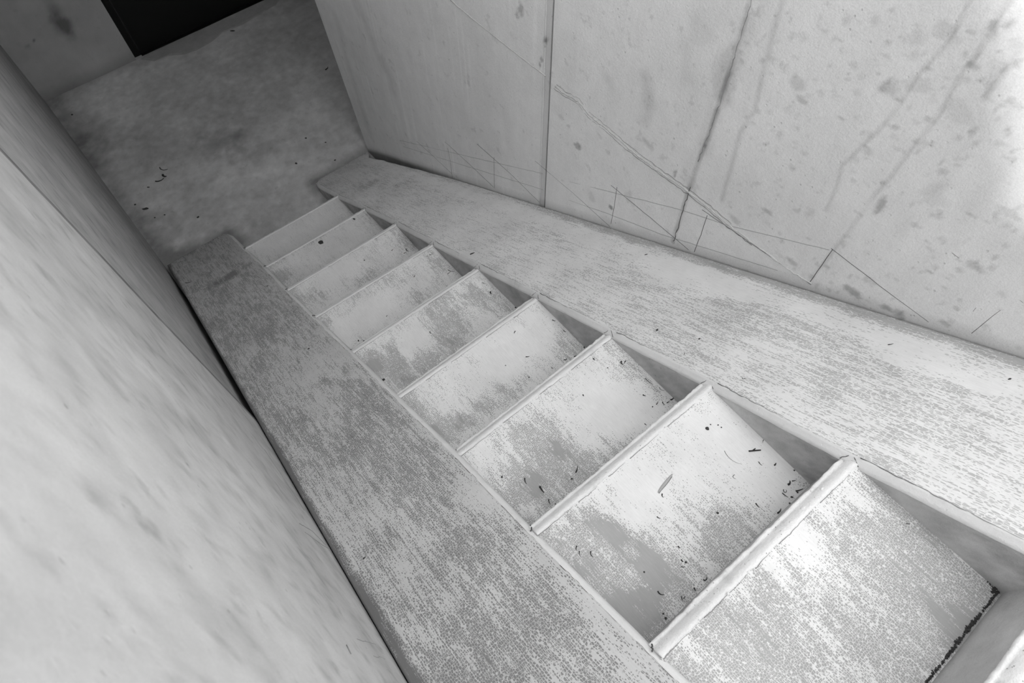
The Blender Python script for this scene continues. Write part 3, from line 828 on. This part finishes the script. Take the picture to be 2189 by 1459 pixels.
def flake(px, py, where, wpx, hpx, ang=0, mat=None, name='leaf_crumb', label=None, head='small dark crumb', th=.0014):
    p, n = surf(px, py, where); ex, ey = frame_at(p, n)
    s = (p - CAM).length / F
    a = math.radians(-ang); m = 9
    V = []; Fc = []
    out = []
    for i in range(m):
        t = 2 * math.pi * i / m; r = random.uniform(.72, 1.12)
        u = wpx * .5 * s * math.cos(t) * r; v = hpx * .5 * s * math.sin(t) * r
        out.append((u * math.cos(a) - v * math.sin(a), u * math.sin(a) + v * math.cos(a)))
    for (u, v) in out: V.append(ex * u + ey * v)
    for (u, v) in out: V.append(ex * u * .8 + ey * v * .8 + n * th * random.uniform(.7, 1.4))
    V.append(n * th * 1.1)
    for i in range(m):
        Fc.append((i, (i + 1) % m, m + (i + 1) % m, m + i)); Fc.append((m + i, m + (i + 1) % m, 2 * m))
    Fc.append(tuple(range(m))[::-1])
    o = from_lists(name, V, Fc, mat or M_leaf)
    o.location = p + n * .0002
    tx, g = desc(px, py, where)
    put(o, tx, g, head, 'leaf' if mat is None else 'debris', label)
    return o

NEEDLES = [  # px, py, surface, length px, angle (deg, clockwise from image right), curl, width px
 (1123, 1028, 7, 13, 70, .4, 2.4), (1158, 1046, 7, 15, 55, .2, 4), (1174, 1072, 7, 10, 75, .2, 2.2), (1189, 1077, 7, 5, 0, .2, 2.2),
 (1233, 1003, 7, 14, -75, .3, 2.6), (1223, 1023, 7, 5, 0, .5, 3), (1247, 845, 7, 4, 60, .4, 2.4), (1377, 845, 7, 6, 20, .6, 2.6),
 (1270, 768, 7, 6, 40, .9, 2.4), (1329, 776, 7, 9, 60, 1.0, 3.2), (1336, 774, 7, 7, 100, 1.2, 2), (1405, 861, 7, 8, -60, .3, 1.8),
 (1418, 862, 7, 8, 50, 1.0, 2), (1428, 859, 7, 6, -40, .8, 2.2), (1437, 852, 7, 10, -50, .9, 3), (1452, 858, 7, 5, 70, .3, 2.4),
 (1387, 815, 7, 20, 42, .3, 1.2), (1414, 832, 7, 13, 30, .8, 1.2), (1380, 907, 7, 5, 40, .3, 2),
 (1416, 1059, 8, 8, 70, .9, 2.4), (1408, 1106, 8, 8, 20, .7, 2), (1232, 1171, 8, 9, 95, .5, 2.2), (1239, 1183, 8, 10, 80, .3, 2),
 (1264, 1184, 8, 12, 65, .8, 2.2), (1458, 1198, 8, 6, 40, .5, 3), (1460, 1211, 8, 8, -10, .8, 1.6), (1451, 1169, 8, 5, 40, .2, 3),
 (1619, 1080, 8, 10, 55, .2, 2.2), (1508, 1237, 8, 12, -50, 1.4, 2.6), (1412, 1268, 8, 14, 20, .9, 2.6), (1485, 1259, 8, 6, 70, .3, 2.8),
 (1458, 1279, 8, 8, 75, .3, 2), (1463, 1276, 8, 5, -60, .3, 2), (1569, 1019, 8, 12, 70, 1.6, 1.2), (1625, 991, 8, 9, 50, .4, 1.8),
 (1657, 992, 8, 6, -50, .2, 3), (1712, 1011, 8, 9, 75, .4, 2.6), (1709, 1004, 8, 10, 20, .5, 1.8), (1687, 1032, 8, 10, -65, .9, 4),
 (1697, 1027, 8, 7, -12, .1, 2), (1678, 1049, 8, 14, -20, 2.4, 1.6), (1678, 1058, 8, 12, 40, .2, 2), (1709, 1047, 8, 15, -18, .1, 2.6),
 (1666, 1092, 8, 12, -50, .4, 3), (1675, 978, 8, 4, 40, .2, 2.6), (1662, 960, 8, 5, 60, .2, 3), (1631, 943, 8, 7, 110, .3, 1.2),
 (1565, 980, 8, 42, 38, .6, .8), (1933, 1076, 9, 27, 38, .1, 3.0), (1941, 1119, 9, 6, 0, .1, 1.6),
 (1100, 710, 6, 6, 110, .3, 1.8), (1184, 685, 6, 7, 15, .4, 2), (1207, 708, 6, 6, 30, .6, 2), (1128, 762, 6, 8, -10, .2, 2),
 (1081, 781, 6, 6, 30, 2.8, 1), (1209, 768, 6, 8, -30, 1.0, 2), (1230, 761, 6, 6, -20, .3, 2.4), (1249, 743, 6, 4, 60, .2, 2.4), (1180, 787, 6, 4, 80, .2, 1.8),
 (1049, 626, 5, 6, 60, 1.0, 2.8), (1073, 625, 5, 5, 60, .3, 2), (1093, 645, 5, 4, 80, .2, 2), (1034, 605, 5, 7, 20, .1, 1),
 (920, 711, 5, 6, 50, .7, 1.8), (964, 579, 4, 14, 12, .5, 1.4), (960, 583, 4, 8, -50, .3, 1.2), (886, 590, 4, 5, -70, .3, 1.6), (827, 675, 4, 4, -60, .3, 1.4),
 (921, 544, 3 + 1, 6, -30, .3, 1.4), (870, 535, 3, 9, 40, .8, 1.8), (866, 540, 3, 6, -40, .4, 1.4), (839, 534, 3, 5, -60, .3, 1.4),
 (402, 604, 'rampl', 16, 12, .5, 1.2), (1463, 755, 'rampr', 7, -80, .3, 1.4), (1590, 809, 'rampr', 8, 10, 1.2, 1.2), (1904, 736, 'rampr', 9, 0, .3, 1.8),
 (699, 147, 'floor', 9, -70, .6, 2.2), (349, 362, 'floor', 18, 8, .9, 1.8), (342, 386, 'floor', 16, -35, .8, 2.2), (352, 377, 'floor', 9, 20, .8, 4)]
for nd in NEEDLES:
    needle(*nd)
tw = [(1613, 961)]
# forked twig
p, n = surf(1613, 962, 8); ex, ey = frame_at(p, n); s_ = (p - CAM).length / F
def rel(u, v, h=1.2): return ex * (u * s_) - ey * (v * s_) + n * (h * s_)
V1, F1 = tube_geo([rel(-12, 2), rel(-2, 1), rel(12, 0)], lambda t: (1.9 - .5 * t) * s_ * .9, 6)
V2, F2 = tube_geo([rel(-4, 1), rel(-1, -1.5), rel(2, -3.5)], lambda t: (1.4 - .5 * t) * s_, 6)
o = from_lists('twig', V1 + V2, F1 + [tuple(i + len(V1) for i in f) for f in F2], M_needle, smooth=True)
o.location = p; o['label'] = 'short forked dark twig lying on the bright right side of the second highest tread'; o['category'] = 'twig'
# long pale seed pod with a dark edge
p, n = surf(1424, 1032, 8); ex, ey = frame_at(p, n); s_ = (p - CAM).length / F
V1, F1 = tube_geo([rel(-18, 20), rel(-13, 13), rel(-5, 4), rel(4, -6), rel(11, -14), rel(15, -19)], lambda t: (.7 + 3.4 * math.sin(math.pi * min(1, t * .9 + .1)) ** .8) * s_ * .8, 8, .45, n)
o = from_lists('seed_pod', V1, F1, M_pod, smooth=True); o.location = p
o['label'] = 'long narrow grey seed pod lying in the middle of the second highest tread'; o['category'] = 'seed pod'
V2, F2 = tube_geo([rel(-17, 21), rel(-12, 15), rel(-3, 6), rel(6, -4), rel(13, -13)], .6 * s_, 5)
sd = from_lists('seam', V2, F2, M_needle, o)
FL = [(1073, 1019, 7, 4, 6, 0), (1377, 1222, 8, 4, 4, 0), (1466, 1201, 8, 5, 5, 0), (1534, 1096, 8, 6, 5, 0), (1423, 1321, 8, 6, 6, 0), (1418, 1311, 8, 4, 4, 0),
      (1512, 915, 8, 8, 9, 0), (1519, 907, 8, 3, 3, 0), (1535, 908, 8, 3, 3, 0), (1542, 913, 8, 3, 3, 0), (1698, 1005, 8, 4, 3, 30), (1693, 1062, 8, 6, 4, 10),
      (1688, 1075, 8, 4, 4, 0), (1705, 1052, 8, 4, 3, 0), (1131, 806, 6, 3, 3, 0), (1102, 657, 5, 5, 3, 30), (766, 728, 4, 3, 5, 0), (778, 728, 4, 3, 3, 0),
      (779, 556, 3, 3, 3, 0), (757, 468, 2, 7, 4, 30), (1395, 869, 7, 3, 3, 0), (1299, 786, 7, 3, 3, 0),
      (1009, 542, 'rampr', 14, 5, -12), (1405, 705, 'rampr', 7, 5, -40), (1381, 544, 'rampr', 7, 2.5, 0), (1495, 724, 'rampr', 5, 3, 0), (2158, 810, 'rampr', 6, 3, 0),
      (572, 611, 'rampl', 3.5, 3.5, 0), (660, 745, 'rampl', 4, 5, 0), (779, 1192, 'rampl', 5, 4, -30),
      (311, 446, 'floor', 14, 7, -10), (317, 400, 'floor', 6, 3, 0), (423, 464, 'floor', 6, 5, -40), (633, 349, 'floor', 6, 5, 20), (654, 295, 'floor', 5, 4, 20),
      (716, 342, 'floor', 4, 4, 0), (696, 304, 'floor', 4, 3, 0), (352, 459, 'floor', 4, 3, 0), (331, 465, 'floor', 4, 3, 0), (154, 245, 'floor', 5, 3, 30), (289, 437, 'floor', 5, 4, 0), (497, 66, 'floor', 10, 4, 0)]
for f_ in FL: flake(*f_)
flake(686, 518, 2, 12, 11, 20, label='ragged dark leaf scrap on the second step up, left of its middle', name='leaf_scrap')
flake(820, 811, 5, 8, 6, -35, label='small dark leaf scrap at the left back corner of the fifth step up', name='leaf_scrap')
M_chip = mat_plain('cement_chip', .7)
flake(697, 679, 4, 12, 8, 30, M_chip, 'cement_chip', 'pale cement crumb beside the left end of the fourth nosing', th=.004)
